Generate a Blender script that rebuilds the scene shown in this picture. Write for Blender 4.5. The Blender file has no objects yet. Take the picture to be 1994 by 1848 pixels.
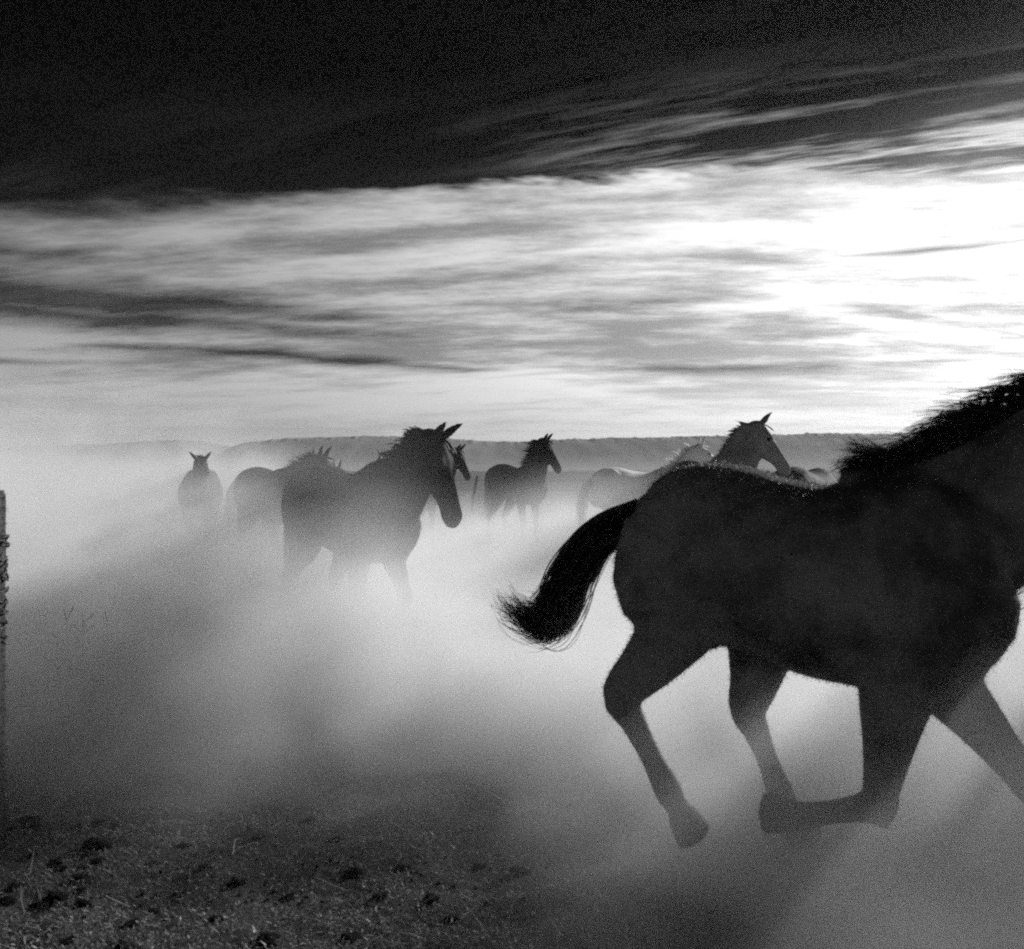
import bpy, bmesh, math, random
import numpy as np
from mathutils import Vector, Matrix, Quaternion, noise as mnoise

R = math.radians
scene = bpy.context.scene
col = scene.collection

# ------------------------------------------------------------------ camera
CAM_H = 1.45
cam_d = bpy.data.cameras.new("camera")
cam_d.lens = 35.0
cam_d.sensor_width = 36.0
cam_d.shift_y = -0.0045
cam_d.clip_start = 0.05
cam_d.clip_end = 12000
cam_d.dof.use_dof = True
cam_d.dof.focus_distance = 9.0
cam_d.dof.aperture_fstop = 4.0
cam = bpy.data.objects.new("camera", cam_d)
cam.location = (0, 0, CAM_H)
cam.rotation_euler = (R(90), 0, 0)
col.objects.link(cam)
scene.camera = cam

# ------------------------------------------------------------------ sun
SUN_AZ, SUN_EL = 46.0, 18.5          # degrees right of the view direction, above the horizon
S = Vector((math.sin(R(SUN_AZ)) * math.cos(R(SUN_EL)), math.cos(R(SUN_AZ)) * math.cos(R(SUN_EL)), math.sin(R(SUN_EL))))
sd = bpy.data.lights.new("sun", 'SUN')
sd.energy = 5.0
sd.angle = R(2.5)
sd.color = (1.0, 1.0, 1.0)
sun = bpy.data.objects.new("sun", sd)
sun.rotation_euler = S.to_track_quat('Z', 'Y').to_euler()
sun.location = S * 50
col.objects.link(sun)

scene.view_settings.view_transform = 'Standard'
scene.view_settings.look = 'None'
scene.view_settings.exposure = 0.15
scene.view_settings.gamma = 1.0
scene.view_settings.use_curve_mapping = False

cy = scene.cycles
cy.max_bounces = 4
cy.diffuse_bounces = 2
cy.glossy_bounces = 1
cy.transmission_bounces = 1
cy.volume_bounces = 2
cy.transparent_max_bounces = 4
cy.volume_step_rate = 1.0
cy.volume_max_steps = 128
cy.use_adaptive_sampling = True
cy.adaptive_threshold = 0.026
cy.adaptive_min_samples = 24
cy.pixel_filter_type = 'BLACKMAN_HARRIS'
cy.filter_width = 2.1
cy.use_denoising = False
cy.sample_clamp_indirect = 1.5
cy.sample_clamp_direct = 8.0
cy.caustics_reflective = False
cy.caustics_refractive = False


# ------------------------------------------------------------------ node helper
class NT:
    def __init__(self, tree):
        self.t = tree
        self.n = tree.nodes
        self.l = tree.links

    def new(self, kind, **kw):
        nd = self.n.new(kind)
        for k, v in kw.items():
            setattr(nd, k, v)
        return nd

    def put(self, sock, v):
        if isinstance(v, bpy.types.NodeSocket):
            self.l.new(v, sock)
        elif v is not None:
            sock.default_value = v

    def m(self, op, a=None, b=None, c=None, clamp=False):
        nd = self.new('ShaderNodeMath', operation=op)
        nd.use_clamp = clamp
        for i, v in enumerate((a, b, c)):
            if v is not None:
                self.put(nd.inputs[i], v)
        return nd.outputs[0]

    def add(self, a, b): return self.m('ADD', a, b)
    def sub(self, a, b): return self.m('SUBTRACT', a, b)
    def mul(self, a, b): return self.m('MULTIPLY', a, b)
    def div(self, a, b): return self.m('DIVIDE', a, b)

    def vm(self, op, a=None, b=None, out=0):
        nd = self.new('ShaderNodeVectorMath', operation=op)
        if a is not None: self.put(nd.inputs[0], a)
        if b is not None: self.put(nd.inputs[1], b)
        return nd.outputs['Value' if op in ('DOT_PRODUCT', 'LENGTH') else 'Vector']

    def xyz(self, v):
        nd = self.new('ShaderNodeSeparateXYZ')
        self.put(nd.inputs[0], v)
        return nd.outputs

    def vec(self, x, y, z):
        nd = self.new('ShaderNodeCombineXYZ')
        for i, v in enumerate((x, y, z)):
            self.put(nd.inputs[i], v)
        return nd.outputs[0]

    def ss(self, v, a, b, lo=0.0, hi=1.0):
        nd = self.new('ShaderNodeMapRange')
        nd.interpolation_type = 'SMOOTHSTEP'
        self.put(nd.inputs['Value'], v)
        self.put(nd.inputs['From Min'], a); self.put(nd.inputs['From Max'], b)
        self.put(nd.inputs['To Min'], lo); self.put(nd.inputs['To Max'], hi)
        return nd.outputs[0]

    def noise(self, vec, scale=1.0, detail=3.0, rough=0.5, dist=0.0, lac=2.0, dim='3D'):
        nd = self.new('ShaderNodeTexNoise', noise_dimensions=dim)
        self.put(nd.inputs['Vector'], vec)
        nd.inputs['Scale'].default_value = scale
        nd.inputs['Detail'].default_value = detail
        nd.inputs['Roughness'].default_value = rough
        nd.inputs['Lacunarity'].default_value = lac
        nd.inputs['Distortion'].default_value = dist
        return nd.outputs[0]

    def mix(self, f, a, b):
        nd = self.new('ShaderNodeMix', data_type='FLOAT')
        self.put(nd.inputs[0], f); self.put(nd.inputs[2], a); self.put(nd.inputs[3], b)
        return nd.outputs[0]


# ------------------------------------------------------------------ world: sky texture and a bank of wind-drawn clouds
world = bpy.data.worlds.new("World")
scene.world = world
world.use_nodes = True
w = NT(world.node_tree)
w.n.clear()
out = w.new('ShaderNodeOutputWorld')
bg = w.new('ShaderNodeBackground')
w.l.new(bg.outputs[0], out.inputs[0])
tc = w.new('ShaderNodeTexCoord')
D = w.vm('NORMALIZE', tc.outputs['Generated'])
dx, dy, dz = w.xyz(D)
sky = w.new('ShaderNodeTexSky', sky_type='NISHITA')
sky.sun_disc = False
sky.sun_elevation = R(SUN_EL)
sky.sun_rotation = R(SUN_AZ)
sky.altitude = 600
sky.air_density = 1.0
sky.dust_density = 1.6
sr = w.new('ShaderNodeSeparateColor')
w.l.new(sky.outputs[0], sr.inputs[0])
SKY_STRENGTH = 0.1
# black-and-white film behind a red filter: only the sky's red light counts, blue sky goes dark
red = w.mul(sr.outputs[0], SKY_STRENGTH)
base = w.m('MINIMUM', w.mul(w.m('POWER', red, 3.0), 0.9), 0.5)
base = w.m('MULTIPLY_ADD', base, w.ss(dz, 0.16, 0.36, 1.0, 0.03), 0.0025)
# cloud layer seen over the curve of the earth, in cloud heights
zc = w.add(w.m('MAXIMUM', dz, 0.0), 0.11)
px = w.div(dx, zc)
py = w.div(dy, zc)
hl = w.m('SQRT', w.add(w.mul(dx, dx), w.mul(dy, dy)))
az = w.m('ARCTAN2', dx, dy)
el = w.div(dz, w.m('MAXIMUM', hl, 0.001))
cosS = w.vm('DOT_PRODUCT', D, tuple(S))
fwd = w.m('MAXIMUM', cosS, 0.0)


def rot2(a, sx, sy, ox=0.0, oy=0.0):
    c, s = math.cos(R(a)), math.sin(R(a))
    u = w.add(w.mul(px, c), w.mul(py, s))
    v = w.sub(w.mul(py, c), w.mul(px, s))
    return w.vec(w.add(w.mul(u, sx), ox), w.add(w.mul(v, sy), oy), 0.0)


# bank: everything farther out than its rippled edge
edge_n = w.noise(rot2(4, 2.2, 4.2, 1.2, 0.4), 1.0, 4.0, 0.66, dim='2D')
edge_w = w.noise(rot2(0, 0.35, 0.5, 4.2, 8.4), 1.0, 1.0, 0.5, dim='2D')
ed = w.add(w.m('MAXIMUM', w.m('ABSOLUTE', py), w.mul(w.m('ABSOLUTE', px), 0.9)), w.m('MULTIPLY_ADD', edge_n, 0.30, w.mul(edge_w, 0.5)))
ed = w.add(ed, w.mul(px, 0.02))
bank = w.ss(ed, 2.78, w.ss(az, -0.5, 0.1, 3.05, 2.86))
# streaks inside the bank
bend = w.m('MULTIPLY_ADD', edge_w, 1.6, -0.8)
st1 = w.noise(w.vec(w.m('MULTIPLY_ADD', px, 0.30, 5.3), w.m('MULTIPLY_ADD', py, 1.0, w.add(bend, 2.2)), 0.0), 1.0, 4.0, 0.55, dim='2D')
st2 = w.noise(rot2(-6, 1.9, 4.6, 9.1, 4.4), 1.0, 5.0, 0.72, dim='2D')
streak = w.m('MULTIPLY_ADD', st1, 0.60, w.mul(st2, 0.40))
dens = w.ss(streak, 0.37, 0.62)
# shadowed layers: thin dark sheets between the bright ones
wob = w.noise(w.vec(w.mul(az, 3.0), w.mul(el, 13.0), 0.0), 1.0, 3.0, 0.55, dim='2D')
elw = w.m('MULTIPLY_ADD', w.sub(wob, 0.5), 0.022, el)
dark = None
F = 1938.0
for x0, x1, yy, slope, th, dep in (
        (-900, 1000, 572, 0.03, 62, 1.1), (-700, 1000, 612, 0.02, 40, 0.95),
        (100, 1050, 698, 0.04, 19, 0.85), (-600, 360, 690, 0.01, 15, 0.7), (-600, 330, 488, -0.03, 36, 0.9),
        (1580, 2040, 491, -0.01, 12, 0.8), (980, 1450, 592, 0.03, 28, 0.5), (850, 2100, 722, -0.01, 13, 0.5)):
    xm = (x0 + x1) / 2
    a0, a1 = math.atan((xm - 997) / F), (math.atan((x1 - 997) / F) - math.atan((x0 - 997) / F)) / 2
    ca = math.cos(a0)
    e0 = (915 - yy) / F * ca
    daz = w.sub(az, a0)
    de = w.m('ABSOLUTE', w.m('MULTIPLY_ADD', daz, slope, w.sub(elw, e0)))
    wid = w.m('MULTIPLY_ADD', w.mul(daz, daz), -th / F * ca / (a1 * a1), th / F * ca)
    term = w.mul(w.m('MAXIMUM', w.sub(wid, de), 0.0), dep * F / th)
    dark = term if dark is None else w.m('MAXIMUM', dark, term)
dark = w.m('MINIMUM', w.mul(dark, w.ss(st2, 0.25, 0.6, 1.5, 1.0)), 0.82)
# thin high wisps in front of the bank, combed along the wind
wi1 = w.noise(rot2(-24, 0.9, 5.6, 2.7, 8.2), 1.0, 5.0, 0.70, dim='2D')
wi2 = w.noise(rot2(14, 0.7, 1.1, 6.0, 1.0), 1.0, 2.0, 0.5, dim='2D')
wisp = w.mul(w.ss(wi1, 0.40, 0.66), w.ss(wi2, 0.26, 0.58))
glow = w.m('POWER', fwd, 3.2)
halo = w.m('POWER', fwd, 60.0)
# light of the cloud: thin ice cloud scatters forward, so it brightens towards the sun
cl = w.m('MULTIPLY_ADD', halo, 0.2, w.m('MULTIPLY_ADD', glow, 1.35, w.m('MULTIPLY_ADD', w.m('MAXIMUM', w.mul(cosS, -1.0), 0.0), 0.7, 0.25)))
hor = w.ss(el, 0.02, 0.17, 0.20, 0.0)
cl_b = w.mul(w.add(cl, hor), w.ss(el, 0.0, 0.12, 0.66, 1.0))
bank_l = w.mix(dens, w.mul(cl_b, 0.42), w.mul(cl_b, 1.2))
# towards the horizon the layers close up into an even veil
bank_l = w.mix(w.ss(el, 0.02, 0.13, 0.8, 0.0), bank_l, cl_b)
bank_l = w.mul(bank_l, w.sub(1.0, dark))
lum = w.mix(bank, base, bank_l)
near = w.ss(cosS, 0.66, 0.95, 0.035, 0.85)
wisp_l = w.mul(w.mul(cl, wisp), w.mul(near, w.ss(el, 0.27, 0.40, 1.0, 0.03)))
lum = w.m('MULTIPLY_ADD', wisp_l, w.m('MULTIPLY_ADD', bank, -0.9, 1.0), lum)
lum = w.mix(w.ss(dz, -0.02, 0.0), 0.25, lum)
cc = w.new('ShaderNodeCombineColor')
for i in range(3):
    w.l.new(lum, cc.inputs[i])
w.l.new(cc.outputs[0], bg.inputs['Color'])
bg.inputs['Strength'].default_value = 0.85
world.cycles.sampling_method = 'MANUAL'
world.cycles.sample_map_resolution = 512


# ------------------------------------------------------------------ materials
def mat(name, build):
    m = bpy.data.materials.new(name)
    m.use_nodes = True
    t = NT(m.node_tree)
    t.n.clear()
    o = t.new('ShaderNodeOutputMaterial')
    build(t, o)
    return m


def grey(t, v):
    c = t.new('ShaderNodeCombineColor')
    for i in range(3):
        t.put(c.inputs[i], v)
    return c.outputs[0]


def principled(t, o, v, rough=0.8, spec=0.3, bump=None, bump_d=0.01, sheen=0.0, trans=0.0):
    p = t.new('ShaderNodeBsdfPrincipled')
    t.put(p.inputs['Base Color'], grey(t, v))
    t.put(p.inputs['Roughness'], rough)
    p.inputs['Specular IOR Level'].default_value = spec
    if sheen:
        p.inputs['Sheen Weight'].default_value = sheen
        p.inputs['Sheen Roughness'].default_value = 0.4
    if bump is not None:
        b = t.new('ShaderNodeBump')
        b.inputs['Strength'].default_value = 1.0
        b.inputs['Distance'].default_value = bump_d
        t.put(b.inputs['Height'], bump)
        t.l.new(b.outputs[0], p.inputs['Normal'])
    if trans:
        tr = t.new('ShaderNodeBsdfTranslucent')
        t.put(tr.inputs[0], grey(t, v))
        mx = t.new('ShaderNodeMixShader')
        mx.inputs[0].default_value = trans
        t.l.new(p.outputs[0], mx.inputs[1]); t.l.new(tr.outputs[0], mx.inputs[2])
        t.l.new(mx.outputs[0], o.inputs[0])
    else:
        t.l.new(p.outputs[0], o.inputs[0])
    return p


def coat_mat(name, v, var=0.35, spec=0.05, rough=0.78):
    def f(t, o):
        tcn = t.new('ShaderNodeTexCoord').outputs['Object']
        n = t.noise(tcn, 3.0, 4.0, 0.6)
        n2 = t.noise(tcn, 40.0, 3.0, 0.6)
        val = t.mul(t.add(1.0 - var, t.mul(t.ss(n, .32, .68), var * 2)), v)
        principled(t, o, val, rough, spec, n2, 0.003)
    return mat(name, f)


def hair_mat(name, v):
    def f(t, o):
        rnd = t.new('ShaderNodeNewGeometry').outputs['Random Per Island']
        principled(t, o, t.mul(t.add(0.6, t.mul(rnd, 0.8)), v), 0.45, 0.3, trans=0.35)
    return mat(name, f)


def ground_f(t, o):
    p = t.new('ShaderNodeNewGeometry').outputs['Position']
    big = t.noise(p, 0.35, 3.0, 0.6)
    mid = t.noise(p, 4.0, 4.0, 0.65)
    fine = t.noise(p, 60.0, 4.0, 0.7)
    v = t.mul(t.add(0.55, t.mul(big, 0.7)), t.add(0.35, t.mul(mid, 1.1)))
    v = t.mul(t.mul(v, t.add(0.5, fine)), 0.135)
    principled(t, o, v, 0.95, 0.1, t.add(t.mul(fine, 0.4), mid), 0.03)


M_GROUND = mat("trampled_dirt", ground_f)


def hill_f(t, o):
    p = t.new('ShaderNodeNewGeometry').outputs['Position']
    a = t.noise(p, 0.02, 5.0, 0.6)
    principled(t, o, t.add(0.28, t.mul(a, 0.2)), 0.95, 0.05)


M_HILL = mat("scrub_hill", hill_f)
M_CLOD = mat("dung", lambda t, o: principled(t, o, t.add(0.008, t.mul(t.noise(t.new('ShaderNodeTexCoord').outputs['Object'], 30.0, 3.0, 0.6), 0.02)), 0.9, 0.15, t.noise(t.new('ShaderNodeTexCoord').outputs['Object'], 70.0, 4.0, 0.6), 0.006))
M_STRAW = mat("dry_straw", lambda t, o: principled(t, o, t.add(0.2, t.mul(t.m('POWER', t.new('ShaderNodeNewGeometry').outputs['Random Per Island'], 2.0), 0.72)), 0.4, 0.5, trans=0.25))
M_WEED = mat("dry_stem", lambda t, o: principled(t, o, 0.12, 0.8, 0.2))


def wood_f(t, o):
    g = t.new('ShaderNodeTexCoord').outputs['Object']
    x, y, z = t.xyz(g)
    gr = t.noise(t.vec(t.mul(x, 60.0), t.mul(y, 60.0), t.mul(z, 2.5)), 1.0, 5.0, 0.65)
    principled(t, o, t.add(0.015, t.mul(t.m('POWER', gr, 2.5), 0.22)), 0.85, 0.15, gr, 0.008)


M_WOOD = mat("weathered_wood", wood_f)
M_WIRE = mat("old_wire", lambda t, o: principled(t, o, 0.03, 0.6, 0.4))


# ------------------------------------------------------------------ object helpers
def mesh_obj(name, verts, faces, material, parent=None, smooth=True):
    me = bpy.data.meshes.new(name)
    me.from_pydata([tuple(v) for v in verts], [], faces)
    me.update()
    if smooth:
        me.polygons.foreach_set('use_smooth', [True] * len(me.polygons))
    if material:
        me.materials.append(material)
    o = bpy.data.objects.new(name, me)
    col.objects.link(o)
    if parent:
        o.parent = parent
    return o


def tag(o, label=None, cat=None, group=None, kind=None):
    if label: o['label'] = label
    if cat: o['category'] = cat
    if group: o['group'] = group
    if kind: o['kind'] = kind
    return o


def empty(name, loc, rz=0.0, sc=1.0):
    e = bpy.data.objects.new(name, None)
    e.empty_display_size = 0.2
    e.location = loc
    e.rotation_euler = (0, 0, rz)
    e.scale = (sc, sc, sc) if not isinstance(sc, tuple) else sc
    col.objects.link(e)
    return e


def catmull(vals, n):
    """vals: (k, d) control rows -> rows interpolated n per span"""
    v = np.array(vals, float)
    v = np.vstack([2 * v[0] - v[1], v, 2 * v[-1] - v[-2]])
    outr = []
    for i in range(1, len(v) - 2):
        p0, p1, p2, p3 = v[i - 1], v[i], v[i + 1], v[i + 2]
        for j in range(n):
            t = j / n
            outr.append(0.5 * (2 * p1 + (p2 - p0) * t + (2 * p0 - 5 * p1 + 4 * p2 - p3) * t * t + (3 * p1 - p0 - 3 * p2 + p3) * t ** 3))
    outr.append(v[-2])
    return np.array(outr)


def loft(V, Fc, rows, lat=(0, 1, 0), n=14, sub=4, lats=None, squash=0.0):
    """rows: (x, y, z, a in-plane half size, b lateral half size[, yaw]); adds a closed tube to V, Fc"""
    rows = [tuple(r) + (0.0,) * (6 - len(r)) for r in rows]
    rr = catmull(rows, sub)
    P = rr[:, :3]
    T = np.gradient(P, axis=0)
    T /= np.linalg.norm(T, axis=1)[:, None] + 1e-9
    b0 = len(V)
    for i in range(len(rr)):
        yw = rr[i, 5]
        L = np.array([-math.sin(yw), math.cos(yw), 0.0]) if lats is None else np.array(lats)
        L = L - T[i] * L.dot(T[i])
        L /= np.linalg.norm(L)
        N = np.cross(T[i], L)
        a, b = max(rr[i, 3], 0.004), max(rr[i, 4], 0.004)
        for k in range(n):
            th = 2 * math.pi * k / n
            c, s = math.cos(th), math.sin(th)
            V.append(tuple(P[i] + N * a * c + L * b * s))
    m = len(rr)
    for i in range(m - 1):
        for k in range(n):
            k2 = (k + 1) % n
            Fc.append((b0 + i * n + k, b0 + i * n + k2, b0 + (i + 1) * n + k2, b0 + (i + 1) * n + k))
    c0 = len(V); V.append(tuple(P[0] - T[0] * rr[0, 3] * 0.3))
    c1 = len(V); V.append(tuple(P[-1] + T[-1] * rr[-1, 3] * 0.3))
    e = b0 + (m - 1) * n
    for k in range(n):
        k2 = (k + 1) % n
        Fc.append((c0, b0 + k2, b0 + k))
        Fc.append((c1, e + k, e + k2))
    return rr


def remesh(name, V, Fc, material, voxel, smooth_it=4):
    me = bpy.data.meshes.new(name + "_raw")
    me.from_pydata(V, [], Fc)
    me.update()
    bm = bmesh.new(); bm.from_mesh(me)
    bmesh.ops.recalc_face_normals(bm, faces=bm.faces)
    bm.to_mesh(me); bm.free()
    o = bpy.data.objects.new(name + "_raw", me)
    col.objects.link(o)
    md = o.modifiers.new("r", 'REMESH'); md.mode = 'VOXEL'; md.voxel_size = voxel
    sm = o.modifiers.new("s", 'SMOOTH'); sm.factor = 0.5; sm.iterations = smooth_it
    dg = bpy.context.evaluated_depsgraph_get()
    res = bpy.data.meshes.new_from_object(o.evaluated_get(dg))
    bpy.data.objects.remove(o)
    bpy.data.meshes.remove(me)
    res.name = name
    res.materials.clear()
    res.materials.append(material)
    res.polygons.foreach_set('use_smooth', [True] * len(res.polygons))
    ob = bpy.data.objects.new(name, res)
    col.objects.link(ob)
    return ob


def strand(V, Fc, pts, w0, w1=0.0005, side=None):
    """a ribbon along pts, tapering"""
    n = len(pts)
    b = len(V)
    sd_ = side if side is not None else Vector((random.uniform(-1, 1), random.uniform(-1, 1), random.uniform(-1, 1)))
    for i, p in enumerate(pts):
        t = (pts[min(i + 1, n - 1)] - pts[max(i - 1, 0)])
        s = t.cross(sd_)
        if s.length < 1e-9:
            s = Vector((1, 0, 0))
        s.normalize()
        wd = w0 + (w1 - w0) * i / (n - 1)
        V.append(p - s * wd); V.append(p + s * wd)
    for i in range(n - 1):
        Fc.append((b + 2 * i, b + 2 * i + 1, b + 2 * i + 3, b + 2 * i + 2))


def polar(a):
    return np.array([math.cos(R(a)), 0.0, math.sin(R(a))])


# ------------------------------------------------------------------ horses
HIND = [(.21, .12), (.165, .105), (.095, .07), (.062, .046), (.040, .032), (.046, .038), (.036, .032), (.05, .045), (.058, .052)]
STAND = dict(
    hl=[(-.52, 1.18), (-.36, .90), (-.60, .56), (-.58, .22), (-.52, .0)],
    hr=[(-.50, 1.18), (-.34, .90), (-.74, .56), (-.76, .22), (-.70, .0)],
    fl=[(.56, 1.05), (.42, .84), (.52, .47), (.52, .20), (.56, .0)],
    fr=[(.56, 1.05), (.42, .84), (.42, .47), (.36, .20), (.38, .0)])
TROT = dict(
    hl=[(-.52, 1.18), (-.30, .90), (-.46, .58), (-.34, .24), (-.26, .02)],
    hr=[(-.50, 1.18), (-.40, .88), (-.84, .60), (-.98, .30), (-1.0, .10)],
    fl=[(.56, 1.05), (.44, .84), (.68, .56), (.54, .28), (.44, .16)],
    fr=[(.56, 1.05), (.42, .82), (.36, .47), (.28, .20), (.28, .0)])


def leg(V, Fc, J, side, hind, k=1.0):
    y0, y1 = (0.13, 0.115) if hind else (0.12, 0.10)
    y0 *= side; y1 *= side
    (ax, az_), (bx, bz), (cx, cz), (dx_, dz_), (ex, ez) = J
    hoofdir = np.array([ex - dx_, ez - dz_]); hoofdir = hoofdir / (np.linalg.norm(hoofdir) + 1e-6)
    hx, hz = np.array([ex, ez]) - hoofdir * 0.085
    fx, fz = np.array([dx_, dz_]) + hoofdir * 0.06
    if hind:
        mx, mz = bx + (cx - bx) * 0.55 + .01, bz + (cz - bz) * 0.55
        rows = [(ax, y0, az_, .25, .13), (bx + (ax - bx) * .42 - .03, y0 * 1.05, bz + (az_ - bz) * .42, .225, .125), (bx, y0 * 1.08, bz, .138, .10),
                (mx, y0, mz, .092, .068), (cx, y1, cz, .064, .047), (cx + (dx_ - cx) * .25, y1, cz + (dz_ - cz) * .25, .046, .036),
                (cx + (dx_ - cx) * .65, y1, cz + (dz_ - cz) * .65, .036, .031), (dx_, y1, dz_, .046, .04), (fx, y1, fz, .036, .034),
                (hx, y1, hz, .05, .047), (ex, y1, ez + .004, .062, .055)]
    else:
        mx, mz = bx + (cx - bx) * 0.5, bz + (cz - bz) * 0.5
        rows = [(ax, y0, az_ + .02, .19, .09), (bx + (ax - bx) * .4, y0 * 1.1, bz + (az_ - bz) * .4, .16, .095), (bx, y0 * 1.1, bz, .115, .08),
                (mx, y0, mz, .074, .06), (cx + (mx - cx) * .25, y1, cz + (mz - cz) * .25, .054, .049), (cx, y1, cz, .055, .05),
                (cx + (dx_ - cx) * .25, y1, cz + (dz_ - cz) * .25, .040, .036), (cx + (dx_ - cx) * .65, y1, cz + (dz_ - cz) * .65, .034, .031),
                (dx_, y1, dz_, .044, .04), (fx, y1, fz, .036, .034), (hx, y1, hz, .05, .047), (ex, y1, ez + .004, .062, .056)]
    if hind:     # point of the hock
        loft(V, Fc, [(cx - .005, y1, cz + .07, .030, .026), (cx - .024, y1, cz + .015, .038, .032), (cx - .012, y1, cz - .06, .032, .030)], n=8, sub=3)
    else:        # flat front of the knee
        loft(V, Fc, [(cx + .012, y1, cz + .06, .03, .036), (cx + .020, y1, cz, .042, .046), (cx + .010, y1, cz - .06, .028, .034)], n=8, sub=3)
    rows = [(x, y, z, a * k, b * k) for x, y, z, a, b in rows]
    loft(V, Fc, rows, n=12, sub=3)


def horse(name, label, loc, heading, pose, coat, hair, group=None, neck=45, neck_len=.78, head=55, nyaw=0, hyaw=0, sx=1.0, deep=1.0,
          voxel=.018, scale=1.0, mane_n=240, mane_wind=(-.8, 0, .2), mane_len=.26, tail=None, tail_n=160, fuzz=0, fuzz_len=.018, tail_w=.055, ears=(12, 12), seed=1, ear_pitch=0, legk=1.0, neck_x=.52, neck_k=1.0):
    random.seed(seed)
    rng = np.random.default_rng(seed)
    V, Fc = [], []
    d = deep
    tr = [(-.80, 1.20, .10, .09), (-.745, 1.19, .20, .17), (-.60, 1.20, .275, .245), (-.40, 1.195, .295, .275), (-.18, 1.155, .29, .285),
          (.06, 1.115, .305, .30), (.28, 1.115, .325, .285), (.46, 1.135, .345, .24), (.62, 1.12, .30, .215), (.74, 1.08, .205, .17), (.80, 1.06, .10, .09)]
    loft(V, Fc, [(x * sx, 0, z + (1 - d) * 0.0, a * d, b * (1 + (d - 1) * .5)) for x, z, a, b in tr], n=20, sub=4)
    # breast muscles, haunch roundness
    for s in (-1, 1):
        loft(V, Fc, [(.60 * sx, .10 * s, 1.20, .12, .08), (.72 * sx, .095 * s, 1.06, .12, .09), (.66 * sx, .08 * s, .92, .09, .08)], n=10, sub=3)
        loft(V, Fc, [(-.45 * sx, .12 * s, 1.36, .12, .10), (-.60 * sx, .125 * s, 1.24, .18, .12), (-.66 * sx, .12 * s, 1.06, .16, .10), (-.60 * sx, .11 * s, .92, .09, .07)], n=10, sub=3)
    for key, side, hind in (('hl', 1, 1), ('hr', -1, 1), ('fl', 1, 0), ('fr', -1, 0)):
        leg(V, Fc, [(x * (sx if i == 0 else 1.0), z) for i, (x, z) in enumerate(pose[key])], side, hind, legk)
    # neck
    B = np.array([neck_x * sx, 0, 1.17])
    ny, hy = R(nyaw), R(hyaw)

    def rotz(v, a):
        c, s = math.cos(a), math.sin(a)
        return np.array([v[0] * c - v[1] * s, v[0] * s + v[1] * c, v[2]])
    dn = [polar(neck - 14), polar(neck - 4), polar(neck + 4), polar(neck + 4)]
    pts = [B]
    seg = [.20, .22, .22, neck_len - .64]
    yw = [0]
    for i in range(4):
        a_ = ny * (i + 1) / 4
        pts.append(pts[-1] + rotz(dn[i], a_) * seg[i])
        yw.append(a_)
    na = [.315, .255, .205, .165, .125]
    nb = [.165, .13, .105, .09, .075]
    nrr = loft(V, Fc, [tuple(p) + (a * (.9 + .1 * d) * neck_k, b, y) for p, a, b, y in zip(pts, na, nb, yw)], n=16, sub=4)
    poll = pts[-1]
    tot = ny + hy
    h = rotz(polar(-head), tot)
    lat = np.array([-math.sin(tot), math.cos(tot), 0])
    up = np.cross(h, lat)
    if up[2] < 0 and abs(head) < 89: up = -up
    up = np.cross(h, lat) * (1 if np.dot(np.cross(h, lat), rotz(np.array([math.sin(R(head)), 0, math.cos(R(head))]), tot)) > 0 else -1)
    hd = [(-.08, .075, .07, .07), (-.01, .105, .085, .085), (.10, .135, .10, .092), (.20, .135, .093, .090), (.30, .105, .075, .082), (.40, .082, .058, .074),
          (.48, .074, .054, .068), (.55, .072, .060, .064), (.60, .055, .05, .05), (.625, .02, .02, .025)]
    loft(V, Fc, [tuple(poll + h * s * .93 - up * (a - dd) + up * .02) + (a, b, tot) for s, a, b, dd in hd], n=14, sub=3)
    # brow ridges
    for s in (-1, 1):
        c = poll + h * .15 + up * .075 + lat * .07 * s
        loft(V, Fc, [tuple(c - h * .05) + (.018, .018), tuple(c) + (.03, .028), tuple(c + h * .05) + (.015, .015)], n=8, sub=2)
    # ears
    for s, tilt in zip((-1, 1), ears):
        e0 = poll + up * .085 + lat * .055 * s - h * .015
        ed_ = up * math.cos(R(tilt)) + lat * s * math.sin(R(tilt)) - h * math.sin(R(20 + ear_pitch))
        ed_ /= np.linalg.norm(ed_)
        loft(V, Fc, [tuple(e0 - ed_ * .03) + (.028, .028), tuple(e0 + ed_ * .045) + (.034, .024), tuple(e0 + ed_ * .10) + (.026, .016), tuple(e0 + ed_ * .15 + h * .008) + (.012, .010), tuple(e0 + ed_ * .175 + h * .016) + (.005, .005)], n=8, sub=3, lats=lat)
    # dock
    tl = tail or [(-.80, 1.30), (-.92, 1.18), (-.98, .95), (-1.0, .65), (-.98, .45)]
    loft(V, Fc, [(-.70 * sx, 0, 1.36, .07, .07), (tl[0][0] * sx, 0, tl[0][1], .045, .045), (tl[0][0] * sx + (tl[1][0] - tl[0][0]) * .5, 0, (tl[0][1] + tl[1][1]) / 2, .03, .03)], n=8, sub=3)
    root = empty(name, loc, R(heading), scale)
    body = remesh("body", V, Fc, coat, voxel)
    body.parent = root
    # eyes
    if voxel < .02:
        for s in (-1, 1):
            c = poll + h * .16 + up * .045 + lat * .093 * s
            ev, ef = [], []
            loft(ev, ef, [tuple(c - h * .018) + (.004, .004), tuple(c - h * .01) + (.015, .011), tuple(c) + (.019, .014), tuple(c + h * .01) + (.015, .011), tuple(c + h * .018) + (.004, .004)], n=8, sub=2)
            mesh_obj("eye", ev, ef, M_EYE, root)
    # mane
    mv, mf = [], []
    wind = Vector(mane_wind)
    K = len(nrr)
    crest = []
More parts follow.
